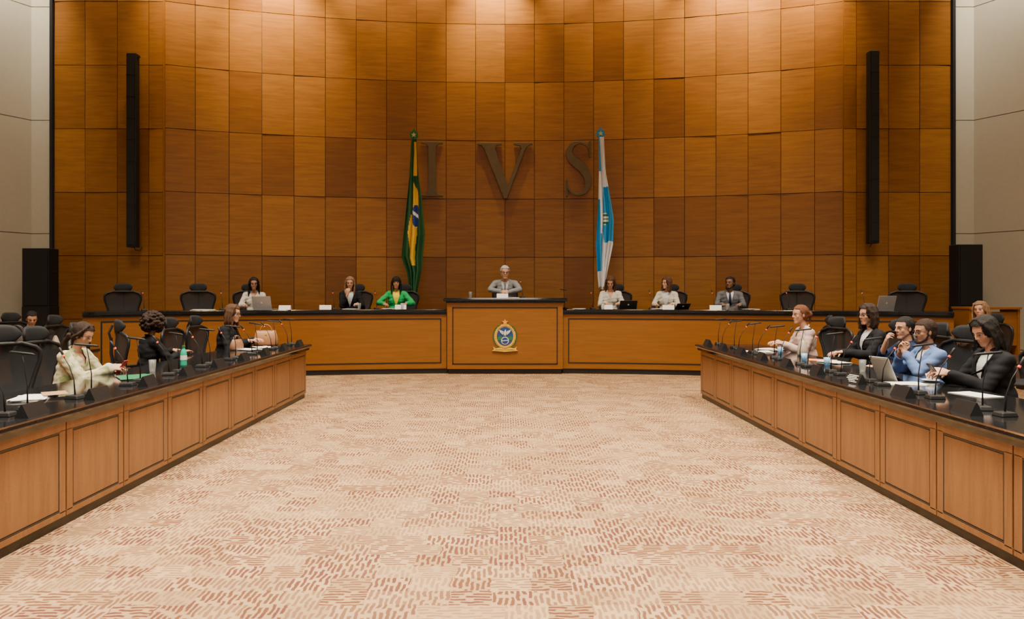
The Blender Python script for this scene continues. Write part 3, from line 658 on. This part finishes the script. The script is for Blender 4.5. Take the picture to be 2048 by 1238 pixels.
def person(loc,yaw,label,skin='light',hair='dark',style='short',top=None,jacket=None,pants=None,tie=None,lean=.12,head=(0,.1,0),hr=(.16,.38,.80),hl=(-.16,.38,.80),hdr=None,hdl=None,curl=.45,male=False,glasses=False,beard=False,scale=1.0,vox=.0065,knee=.42,poler=(.45,-.4,-.7),polel=(-.45,-.4,-.7),neckfwd=.15,sleeve=1.0,lob=False):
    m=male; P=V((0,-.02,.555)); sd=V((0,math.sin(lean),math.cos(lean))); rt=V((1,0,0))
    fw=sd.cross(rt); TM=Matrix((rt,fw,sd)).transposed().to_4x4(); TM.translation=P
    sw=.185 if m else .155
    Nk=TM@V((0,-.005,.50))
    Hc=Nk+V((0,math.sin(lean+neckfwd),math.cos(lean+neckfwd)))*.146+fw*.012
    hs=1.04 if m else 1.0
    HMx=Matrix.Translation(Hc)@Matrix.Rotation(head[0],4,'Z')@Matrix.Rotation(-head[1],4,'X')@Matrix.Rotation(head[2],4,'Y')@Matrix.Diagonal((hs,hs,hs,1))
    ws={}
    for s,t,pole in ((1,hr,poler),(-1,hl,polel)):
        S=TM@V((s*sw,-.005,.425)); E_,W=ik(S,V(t),.275,.245,pole); ws[s]=(S,E_,W)
    hips=[V((s*.09,0,.54)) for s in(-1,1)]; knees=[V((s*.12,knee,.50)) for s in(-1,1)]; ank=[V((s*.12,knee+.02,.09)) for s in(-1,1)]
    def torso(b,g):
        b.ell((0,.0,.0),(.165+g,.125+g,.12+g),M=TM); b.ell((0,.0,.14),((.145 if m else .122)+g,.105+g,.15+g),M=TM)
        b.ell((0,0,.31),((.165 if m else .140)+g,.108+g,.16+g),M=TM)
        if not m:
            for s in(-1,1): b.ell((s*.060,.066,.30),(.053+g,.043+g,.055+g),M=TM,seg=12)
        b.cap((-sw*.82,-.01,.418),(sw*.82,-.01,.418),.052+g,.052+g,M=TM)
        for s in(-1,1): b.cap(TM@V((0,-.012,.480)),TM@V((s*sw*.8,-.01,.432)),.034+g*.4,.036+g*.8)
    def arms(b,g,cuff=1.0,gc=None):
        for s in(-1,1):
            S,E_,W=ws[s]; b.cap(S,E_,.045+g,.037+g); W2=E_+(W-E_)*cuff; b.cap(E_,W2,.037+g,(.027 if cuff>.9 else .034)+(g if gc is None else gc))
    def legs(b,g):
        for i in(0,1): b.cap(hips[i],knees[i],.085+g,.058+g); b.cap(knees[i],ank[i],.056+g,.036+g)
    b=MB(); torso(b,0); arms(b,0); legs(b,0)
    b.cap(Nk-sd*.03,HMx@V((0,-.020,-.04)),.054 if m else .044,.052 if m else .042)
    b.ell((0,-.014,.028),(.073,.094,.086),M=HMx,seg=20,nr=12)
    b.ell((0,.012,-.03),(.060 if m else .057,.068,.070),M=HMx,seg=20,nr=12)
    jr=.018 if m else .015
    for s in(-1,1): b.cap((s*(.050 if m else .045),.0,-.045),(s*.015,.055,-.093),jr,jr,M=HMx)
    b.ell((0,.060,-.092),(.022 if m else .016,.018 if m else .016,.016),M=HMx,seg=12)
    b.cap((0,.045,-.05),(0,.050,-.075),.036,.028,M=HMx)
    b.cap((0,.076,.022),(0,.096 if m else .093,-.016),.0070,.0105 if m else .0085,M=HMx,seg=10); b.ell((0,.094 if m else .091,-.022),(.010,.012,.008),M=HMx,seg=10)
    for s in(-1,1):
        b.ell((s*.011,.083,-.025),(.0075,.009,.006),M=HMx,seg=8)
        if m: b.cap((s*.012,.078,.026),(s*.042,.062,.028),.009,.008,M=HMx,seg=8)
        else: b.cap((s*.012,.075,.026),(s*.042,.060,.028),.008,.007,M=HMx,seg=8)
        b.ell((s*.036,.046,-.018),(.022,.021,.028),M=HMx,seg=12); b.ell((s*.074,-.010,-.004),(.008,.017,.030),M=HMx,seg=10)
    b.cap((-.011,.079,-.052),(.011,.079,-.052),.0056,.0056,M=HMx,seg=8); b.cap((-.009,.077,-.060),(.009,.077,-.060),.0064,.0064,M=HMx,seg=8)
    grip={}
    for s,hd in((1,hdr),(-1,hdl)):
        S,E_,W=ws[s]; f=(W-E_).normalized()
        if hd: fd=V(hd[0]); up=V(hd[1])
        else: fd=(f*.5+V((-s*.25,.7,-.12))); up=V((0,0,1))
        grip[s]=hand(b,W,fd,up,s,curl)
    for i in(0,1): b.cap(ank[i]-V((0,.03,.04)),ank[i]+V((0,.14,-.055)),.036,.03)
    me=remeshed(b,vox,2,'person')
    hi=HMx.inverted(); nv=len(me.vertices); co=np.empty(nv*3); me.vertices.foreach_get('co',co); co=co.reshape(-1,3)
    hm=np.array(hi); hc=co@hm[:3,:3].T+hm[:3,3]
    li=(np.abs(hc[:,0])<.014)&(np.abs(hc[:,2]+.056)<.0075)&(hc[:,1]>.072)
    me.polygons.foreach_set('material_index',[1 if sum(li[v] for v in p.vertices)>=3 else 0 for p in me.polygons])
    root=obj('person',me,[SKIN[skin],LIPS],smooth=True,loc=loc,rot=yaw,label=label,category='person'); root.scale=(scale,)*3
    for s in(-1,1):
        e=MB().ell((s*.029,.066,.003),(.0120,.0110,.0060),M=HMx,seg=12,nr=7).ell((s*.029,.0753,.003),(.0056,.0032,.0052),M=HMx,seg=10,nr=5,mi=1)
        obj('eye',e,[EYEW,IRIS],root,smooth=True)
        obj('eyelid',MB().tube([HMx@V((s*x,y,z)) for x,y,z in((.014,.073,.005),(.022,.077,.009),(.034,.075,.009),(.044,.064,.004))],[.001,.002,.002,.001],6),HM['dark'],root,smooth=True)
        obj('eyebrow',MB().tube([HMx@V((s*x,y,z)) for x,y,z in((.012,.085,.026),(.028,.081,.031),(.046,.067,.028))],[.002,.0028,.0015],6),HM[hair],root,smooth=True)
    tw=lambda c: .005*noise.noise(c*9)+.003*noise.noise(c*22)
    topm=top; TI=TM.inverted()
    def crease(c):
        return .008*noise.noise(c*6)+.010*noise.noise(V((c.x*9+c.z*8,c.y*9,c.z*24)))
    def vplanes(z0,k):
        out=[]
        for s in(-1,1):
            no=V((s*1.0,0,-k)).normalized(); out.append((TM@V((0,0,z0)),TM.to_3x3()@no))
        return out
    if jacket:
        sh=MB(); torso(sh,.008); me2=remeshed(sh,.011,2,'shirt',tw); obj('shirt',me2,topm,root,smooth=True)
        jk=MB(); torso(jk,.019); arms(jk,.010,.96,.012); jk.ell((0,.02,-.02),(.185,.145,.12),M=TM)
        me3=remeshed(jk,.010,2,'jacket',crease)
        k=.26 if m else .30
        def pv(c):
            q=TI@c; return q.y>.02 and q.z>.20 and abs(q.x)<(q.z-.20)*k
        cut(me3,pv,vplanes(.20,k))
        bv=BVHTree.FromPolygons([v.co for v in me3.vertices],[p.vertices for p in me3.polygons])
        jo=obj('jacket',me3,jacket,root,smooth=True); so=jo.modifiers.new('s','SOLIDIFY'); so.thickness=.006; so.offset=1
        for s in(-1,1):
            pts=[]
            for t in(0,.2,.4,.6,.8,1):
                z=.215+.235*t; g0=TM@V((s*((z-.20)*k+.014),.3,z)); h=bv.ray_cast(g0,-fw)
                if h[0] is not None: pts.append(h[0]+fw*.005)
            if len(pts)>2: obj('lapel',MB().tube(pts,[.006]+[.016]*(len(pts)-2)+[.010],8,flat=.3),jacket,root,smooth=True)
        if tie: obj('necktie',MB().tube([TM@V((0,.068,.465)),TM@V((0,.10,.43)),TM@V((0,.125,.36)),TM@V((0,.130,.24))],[.012,.016,.024,.028],8,flat=.3),tie,root,smooth=True)
    else:
        tb_=MB(); torso(tb_,.014); arms(tb_,.011 if not lob else .024,.96*sleeve,.014 if not lob else .026)
        if lob: tb_.ell((0,.02,.15),(.175,.14,.19),M=TM)
        me2=remeshed(tb_,.010,2,'blouse',crease)
        cut(me2,lambda c:(lambda q:q.y>.01 and q.z>.36 and abs(q.x)<(q.z-.36)*.55)(TI@c),vplanes(.36,.55))
        jo=obj('blouse',me2,topm,root,smooth=True); so=jo.modifiers.new('s','SOLIDIFY'); so.thickness=.005; so.offset=1
    col=MB(); ring=[]
    for i in range(13):
        a=-.6*PI+(1.2*PI)*i/12+PI*1.5; ring.append(TM@V((0,-.008,.475))+rt*.060*math.cos(a)+fw*.056*math.sin(a)+sd*(.012-.02*math.sin(a)))
    obj('collar',col.tube(ring,[.005]+[.010]*11+[.005],8),jacket or topm,root,smooth=True)
    tr=MB(); legs(tr,.013); tr.ell((0,0,.0),(.18,.14,.11),M=TM); obj('trousers',remeshed(tr,.014,2,'trousers',tw),pants or cloth('black',(.012,.012,.015)),root,smooth=True)
    for i in(0,1): obj('shoe',remeshed(MB().cap(ank[i]-V((0,.035,.045)),ank[i]+V((0,.15,-.055)),.044,.036),.012,2,'shoe'),SHOE,root,smooth=True)
    # hair
    h=MB()
    def lock(L,r0,r1):
        n=len(L)-1
        for i,(a,c) in enumerate(zip(L[:-1],L[1:])): h.cap(a,c,r0+(r1-r0)*i/n,r0+(r1-r0)*(i+1)/n,M=HMx,seg=10)
    g=.009 if style in('short','bun','pony','lowpony') else .013
    h.ell((0,-.018,.032),(.074+g,.093+g,.086+g),M=HMx,seg=24,nr=14); h.ell((0,-.045,-.01),(.070+g*.6,.060+g*.6,.072),M=HMx,seg=16)
    if style in('bob','long','bangs'):
        L_=.0 if style=='bob' else .10
        rd=random.Random(len(label))
        for s in(-1,1):
            for dx in(0,.022,.044,.066,.09):
                y0=.028-dx*.9; e1=rd.uniform(-.008,.012); e2=rd.uniform(-.03,.02)
                lock([(s*.012,.03-dx*.6,.118),(s*.060,y0+.012,.088),(s*.084,y0,.03),(s*(.090+e1*.5),y0-.004,-.04),(s*(.088+e1),y0+.002,-.10),(s*(.080+e1),y0+.012,-.14-L_+e2)],.013,.013)
        h.ell((0,-.075,-.05),(.070,.035,.10+L_*.4),M=HMx)
        if style=='bangs':
            for x in(-.05,-.033,-.016,0,.016,.033,.05): lock([(x*.6,.04,.115),(x*.9,.074-abs(x)*.4,.085),(x,.088-abs(x)*.45,.045)],.013,.009)
    if style=='bun': h.ell((0,-.130,.0),(.038,.034,.040),M=HMx); lock([(0,-.12,-.01),(0,-.14,-.05),(.01,-.13,-.10)],.022,.010)
    if style in('pony','lowpony'):
        z0=.04 if style=='pony' else -.06
        lock([(0,-.09,z0),(0,-.13,z0-.01),(0,-.150,z0-.09),(.01,-.135,z0-.18),(.02,-.11,z0-.27)],.032,.016)
        for s in(-1,1): lock([(s*.03,.03,.112),(s*.072,.026,.062),(s*.084,.0,.01),(s*.074,-.05,-.05)],.012,.016)
    if style=='curly':
        rd=random.Random(5)
        h.ell((0,-.045,.03),(.115,.11,.115),M=HMx)
        for i in range(190):
            z=rd.uniform(-.85,1); a=rd.uniform(0,2*PI); q=math.sqrt(1-z*z); p=V((q*math.cos(a)*.13,-.045+q*math.sin(a)*.128,.02+z*.13))
            if p.y>.035 and p.z<.07: continue
            r=rd.uniform(.014,.026); h.ell(p,(r,r,r),M=HMx,seg=8,nr=5)
    def hd_(c):
        q=hi@c; a=math.atan2(q.x,q.y+.02); return .0026*math.sin(a*46+q.z*14+3*noise.noise(q*18))+.004*noise.noise(q*25)
    hme=remeshed(h,.006 if vox<.0075 else .0075,1,'hair',hd_)
    def face(c):
        q=hi@c
        if style=='curly': return q.y>.050 and q.z<.075 and abs(q.x)<.06
        if style in('bob','long','bangs'): 
            return q.y>.055 and q.z<(.078 if style!='bangs' else .036) and abs(q.x)<.056 and q.z>-.12
        if style in('pony','lowpony'):
            return (q.y>.040 and q.z<.078-.5*max(0,abs(q.x)-.04) and abs(q.x)<.068) or (q.y>.022 and q.z<.0)
        zl=.080-.10*max(0,abs(q.x)-.035)-0.9*max(0,abs(q.x)-.058)
        if q.z<zl and q.y>.030: return True
        if abs(q.x)>.055 and q.y>.012 and q.z<.03: return True
        if style!='bun' and q.z<-.02 and q.y>-.03: return True
        if style=='bun' and q.z<-.02 and q.y>-.01: return True
        return False
    cut(hme,face)
    obj('hair',hme,HM[hair],root,smooth=True)
    if beard:
        bm_=MB()
        for s in(-1,1): bm_.cap((s*.066,.0,-.02),(s*.050,.022,-.07),.010,.014,M=HMx); bm_.cap((s*.050,.022,-.07),(s*.016,.062,-.098),.014,.016,M=HMx)
        bm_.cap((-.012,.066,-.096),(.012,.066,-.096),.018,.018,M=HMx)
        bm_.cap((-.020,.083,-.041),(.020,.083,-.041),.0045,.0045,M=HMx)
        obj('beard',remeshed(bm_,.005,1,'beard'),HM[hair],root,smooth=True)
    if glasses:
        gl=MB()
        for s in(-1,1):
            gl.tube([HMx@V((s*.031+.023*math.cos(a),.090,.002+.017*math.sin(a))) for a in[2*PI*q/16 for q in range(16)]],.0022,6,closed=True)
            gl.tube([HMx@V((s*.054,.089,.006)),HMx@V((s*.078,.05,.008)),HMx@V((s*.08,-.01,.008))],.002,6)
        gl.tube([HMx@V((-.009,.092,.004)),HMx@V((.009,.092,.004))],.002,6); obj('glasses',gl,PLAST,root)
    Wm=Matrix.Translation(loc)@Matrix.Rotation(yaw,4,'Z')@Matrix.Scale(scale,4)
    return root,Wm,grip
cw=cloth('white',(.54,.49,.42)); cbk=cloth('black',(.010,.010,.012)); cgr=cloth('suit grey',(.11,.11,.12)); clg=cloth('suit light grey',(.21,.21,.22)); cgn=cloth('green blazer',(.015,.33,.09)); cy=cloth('yellow',(.85,.60,.01)); cnv=cloth('navy suit',(.010,.018,.052)); clb=cloth('light blue suit',(.11,.18,.38)); cpk=cloth('pale pink',(.48,.34,.30)); crd=cloth('red',(.55,.03,.02)); ctie=cloth('dark tie',(.02,.02,.05)); csh=cloth('shirt white',(.60,.60,.60))
DV=.008
x,y=DP[0]; person((x,y,.5),yawc(x),'seated woman in white blouse with long dark hair behind laptop','tan','black','long',cw,lean=.08,head=(.1,.12,0),vox=DV,glasses=True,scale=1.05)
x,y=DP[1]; person((x,y,.5),yawc(x),'seated woman in black blazer with hand near mouth','light','blond','long',csh,jacket=cbk,lean=.15,head=(0,.15,0),hr=(.04,.26,.97),hdr=((-.1,.1,.9),(.2,.9,0)),vox=DV,curl=.9,scale=1.07)
x,y=DP[2]; person((x,y,.5),yawc(x),'seated woman in green blazer and yellow top','tan','black','bangs',cy,jacket=cgn,lean=.10,head=(.0,.05,0),hr=(.22,.36,.8),hl=(-.2,.36,.8),poler=(.8,-.2,-.5),polel=(-.8,-.2,-.5),vox=DV,scale=1.07)
person((0,14.62,.68),PI,'seated grey-haired man in grey suit leaning on podium','light','grey','short',csh,jacket=clg,lean=.36,head=(.1,.12,0),hr=(.06,.50,.80),hl=(-.06,.50,.80),hdr=((-.8,.4,.1),(.2,.5,.8)),hdl=((.8,.4,.1),(-.2,.5,.8)),poler=(1,0,-.1),polel=(-1,0,-.1),male=True,glasses=True,tie=ctie,vox=DV,curl=.8,scale=1.14)
x,y=DP[3]; person((x,y,.5),yawc(x),'seated woman in white blouse with long brown hair writing','light','brown','long',cw,lean=.18,head=(-.1,.4,0),vox=DV,hr=(.1,.42,.80),scale=1.08)
x,y=DP[4]; person((x,y,.5),yawc(x)-.2,'seated woman in cream jacket turned sideways','light','brown','bob',csh,jacket=cw,lean=.08,head=(-.7,.0,0),vox=DV,scale=1.06)
x,y=DP[5]; person((x,y,.5),yawc(x),'seated bearded man in grey suit with dark tie','brown','black','short',csh,jacket=cgr,tie=ctie,lean=.05,head=(-.5,.0,0),male=True,beard=True,vox=DV,scale=1.06)
A,WA,GA=person((-4.28,6.84,0),YL,'seated woman in cream leaf-print blouse looking at phone','light','dark','lowpony',PATT,lean=.24,head=(-.1,.45,0),hr=(.05,.44,.85),hl=(-.1,.42,.84),hdr=((-.2,.8,.15),(.6,.0,.7)),poler=(.5,-.5,-.8),polel=(-.5,-.5,-.8),lob=True,vox=.006,curl=.7,scale=1.0)
person((-4.42,8.68,0),YL+.9,'seated person with curly dark hair in black top','tan','dark','curly',cbk,lean=.1,head=(.6,.1,0),hr=(.16,.36,.84),hl=(-.16,.36,.84),vox=.007)
person((-3.95,9.9,0),YL+.05,'seated woman in black jacket with auburn brown hair and glasses','light','brown','bob',cbk,jacket=cbk,lean=.14,head=(-.15,.12,0),glasses=True,hr=(.12,.30,.84),hl=(-.14,.32,.84),scale=1.08,vox=.006)
person((-7.7,11.2,0),YL-.4,'seated woman with tied black hair in black top smiling','light','black','bun',cbk,lean=.3,head=(-.5,.35,0),hr=(.1,.35,.80),hl=(-.1,.35,.80),vox=DV)
person((-8.2,11.1,0),YL,'seated woman in red top with curly brown hair','light','brown','curly',crd,lean=.1,head=(0,.1,0),hr=(.1,.35,.80),hl=(-.1,.35,.80),vox=DV)
person((4.05,9.4,0),YR,'seated woman with auburn tied hair in pale pink top','light','auburn','bun',cpk,lean=.12,head=(.1,.05,0),hr=(.1,.32,.84),hl=(-.14,.34,.84),scale=1.08,vox=.006)
person((4.45,8.5,0),YR+.1,'seated woman with dark hair and glasses in black blazer','light','dark','bob',csh,jacket=cbk,lean=.06,head=(.1,.05,0),glasses=True,hr=(.05,.36,.78),hl=(-.14,.40,.80),scale=1.10,vox=.006)
person((4.36,7.6,0),YR,'seated man in navy suit with hand on chin','light','black','short',csh,jacket=cnv,pants=cnv,lean=.03,head=(.15,.05,0),male=True,hr=(.0,.225,1.04),hl=(-.05,.36,.78),hdl=((.7,.5,.1),(0,0,1)),hdr=((-.45,.0,.8),(.3,.9,.1)),poler=(.5,.2,-.9),vox=.006,curl=.9)
person((4.24,7.0,0),YR,'seated man in light blue suit with hands clasped before mouth','tan','dark','short',csh,jacket=clb,pants=clb,lean=.06,head=(.0,.12,0),male=True,glasses=True,beard=True,hr=(.035,.27,1.0),hl=(-.035,.27,1.0),hdr=((-.45,.0,.9),(.8,.4,.1)),hdl=((.45,.0,.9),(-.8,.4,.1)),poler=(.5,.2,-.9),polel=(-.5,.2,-.9),vox=.006,curl=1.0)
B,WB,GB_=person((4.16,5.92,0),YR,'seated woman in black blazer and white top holding phone','light','black','bob',csh,jacket=cbk,lean=.14,head=(.15,.45,0),hr=(.1,.38,.85),hl=(-.04,.40,.86),hdl=((.2,.8,.15),(-.6,.0,.7)),poler=(.5,-.5,-.8),polel=(-.5,-.5,-.8),vox=.0055,curl=.7,scale=1.06)
person((7.3,10.7,0),YR+.3,'smiling seated woman with long blond hair','light','blond','long',cw,lean=.05,head=(.3,.0,.1),hr=(.1,.3,.75),hl=(-.1,.3,.75),scale=1.1,vox=DV)
def phone(Wm,g,tilt,col,lab):
    p=Wm@g; r=obj('smartphone',MB().box((0,0,0),(.072,.008,.148)),mat('phone '+lab[:3],col,.3),loc=p,rot=tilt,bevel=.003,label=lab,category='phone')
    obj('phone_screen',MB().box((0,-.0045,0),(.066,.001,.138)),SCREEN,r)
phone(WA,GA[1]+V((-.01,.02,.02)),(math.radians(-35),0,YL),(.6,.03,.03),'red smartphone held in hand')
phone(WB,GB_[-1]+V((.01,.02,.02)),(math.radians(-35),0,YR),(.03,.03,.03),'dark smartphone held in hand')
# ------------------------------------------------------------ camera, lights
cam=bpy.data.cameras.new('camera'); co=bpy.data.objects.new('camera',cam); COL.objects.link(co); SC.camera=co
cam.sensor_width=36; cam.lens=36*1400/2048; cam.shift_x=14/2048; cam.shift_y=-36/2048; cam.clip_end=100
co.location=(0,0,H); co.rotation_euler=(PI/2,0,0)
def area(x,y,z,sx,sy,e,c,rot=(0,0,0),spread=180):
    l=bpy.data.lights.new('ceiling_lamp','AREA'); l.shape='RECTANGLE'; l.size=sx; l.size_y=sy; l.energy=e; l.color=c; l.spread=math.radians(spread)
    o=bpy.data.objects.new('ceiling_lamp',l); COL.objects.link(o); o.location=(x,y,z); o.rotation_euler=rot
WARM=(1,.87,.68)
for x in(-5.5,0,5.5):
    for y in(.5,4.5,8.5): area(x,y,10.3,2.5,2.0,600 if x==0 else 430,WARM,spread=105)
def spot(x,y,z,tx,ty,tz,e,ang,c=WARM,blend=.7,r=.06):
    l=bpy.data.lights.new('wall_washer','SPOT'); l.energy=e; l.spot_size=math.radians(ang); l.spot_blend=blend; l.color=c; l.shadow_soft_size=r
    o=bpy.data.objects.new('wall_washer',l); COL.objects.link(o); o.location=(x,y,z); d=V((tx-x,ty-y,tz-z)); o.rotation_euler=d.to_track_quat('-Z','Y').to_euler()
for x,e in((-6.75,4600),(-5.1,7600),(-3.3,1300),(-1.8,1000),(-.3,4200),(1.5,1200),(3.1,1900),(4.9,7200),(6.5,6200)):
    yw=arc_y(x,RW,YW); spot(x,yw-.85,9.75,x,yw-.05,8.2,e*.55,66,(1,.80,.42),1.0)
for sx in(-1,1): spot(sx*9.9,13.6,10.2,sx*10.3,14.6,6.4,2600,56,(1,.93,.76),1.0); spot(sx*8.4,13.6,10.2,sx*8.4,14.8,5.5,300,60)
for x in(-6,-2,2,6): spot(x,10.5,10.3,x,13.8,1.0,1000,34,WARM,.9,.2)
w=bpy.data.worlds.new('w'); SC.world=w; w.use_nodes=True; w.node_tree.nodes['Background'].inputs[0].default_value=(1,.9,.76,1); w.node_tree.nodes['Background'].inputs[1].default_value=.34
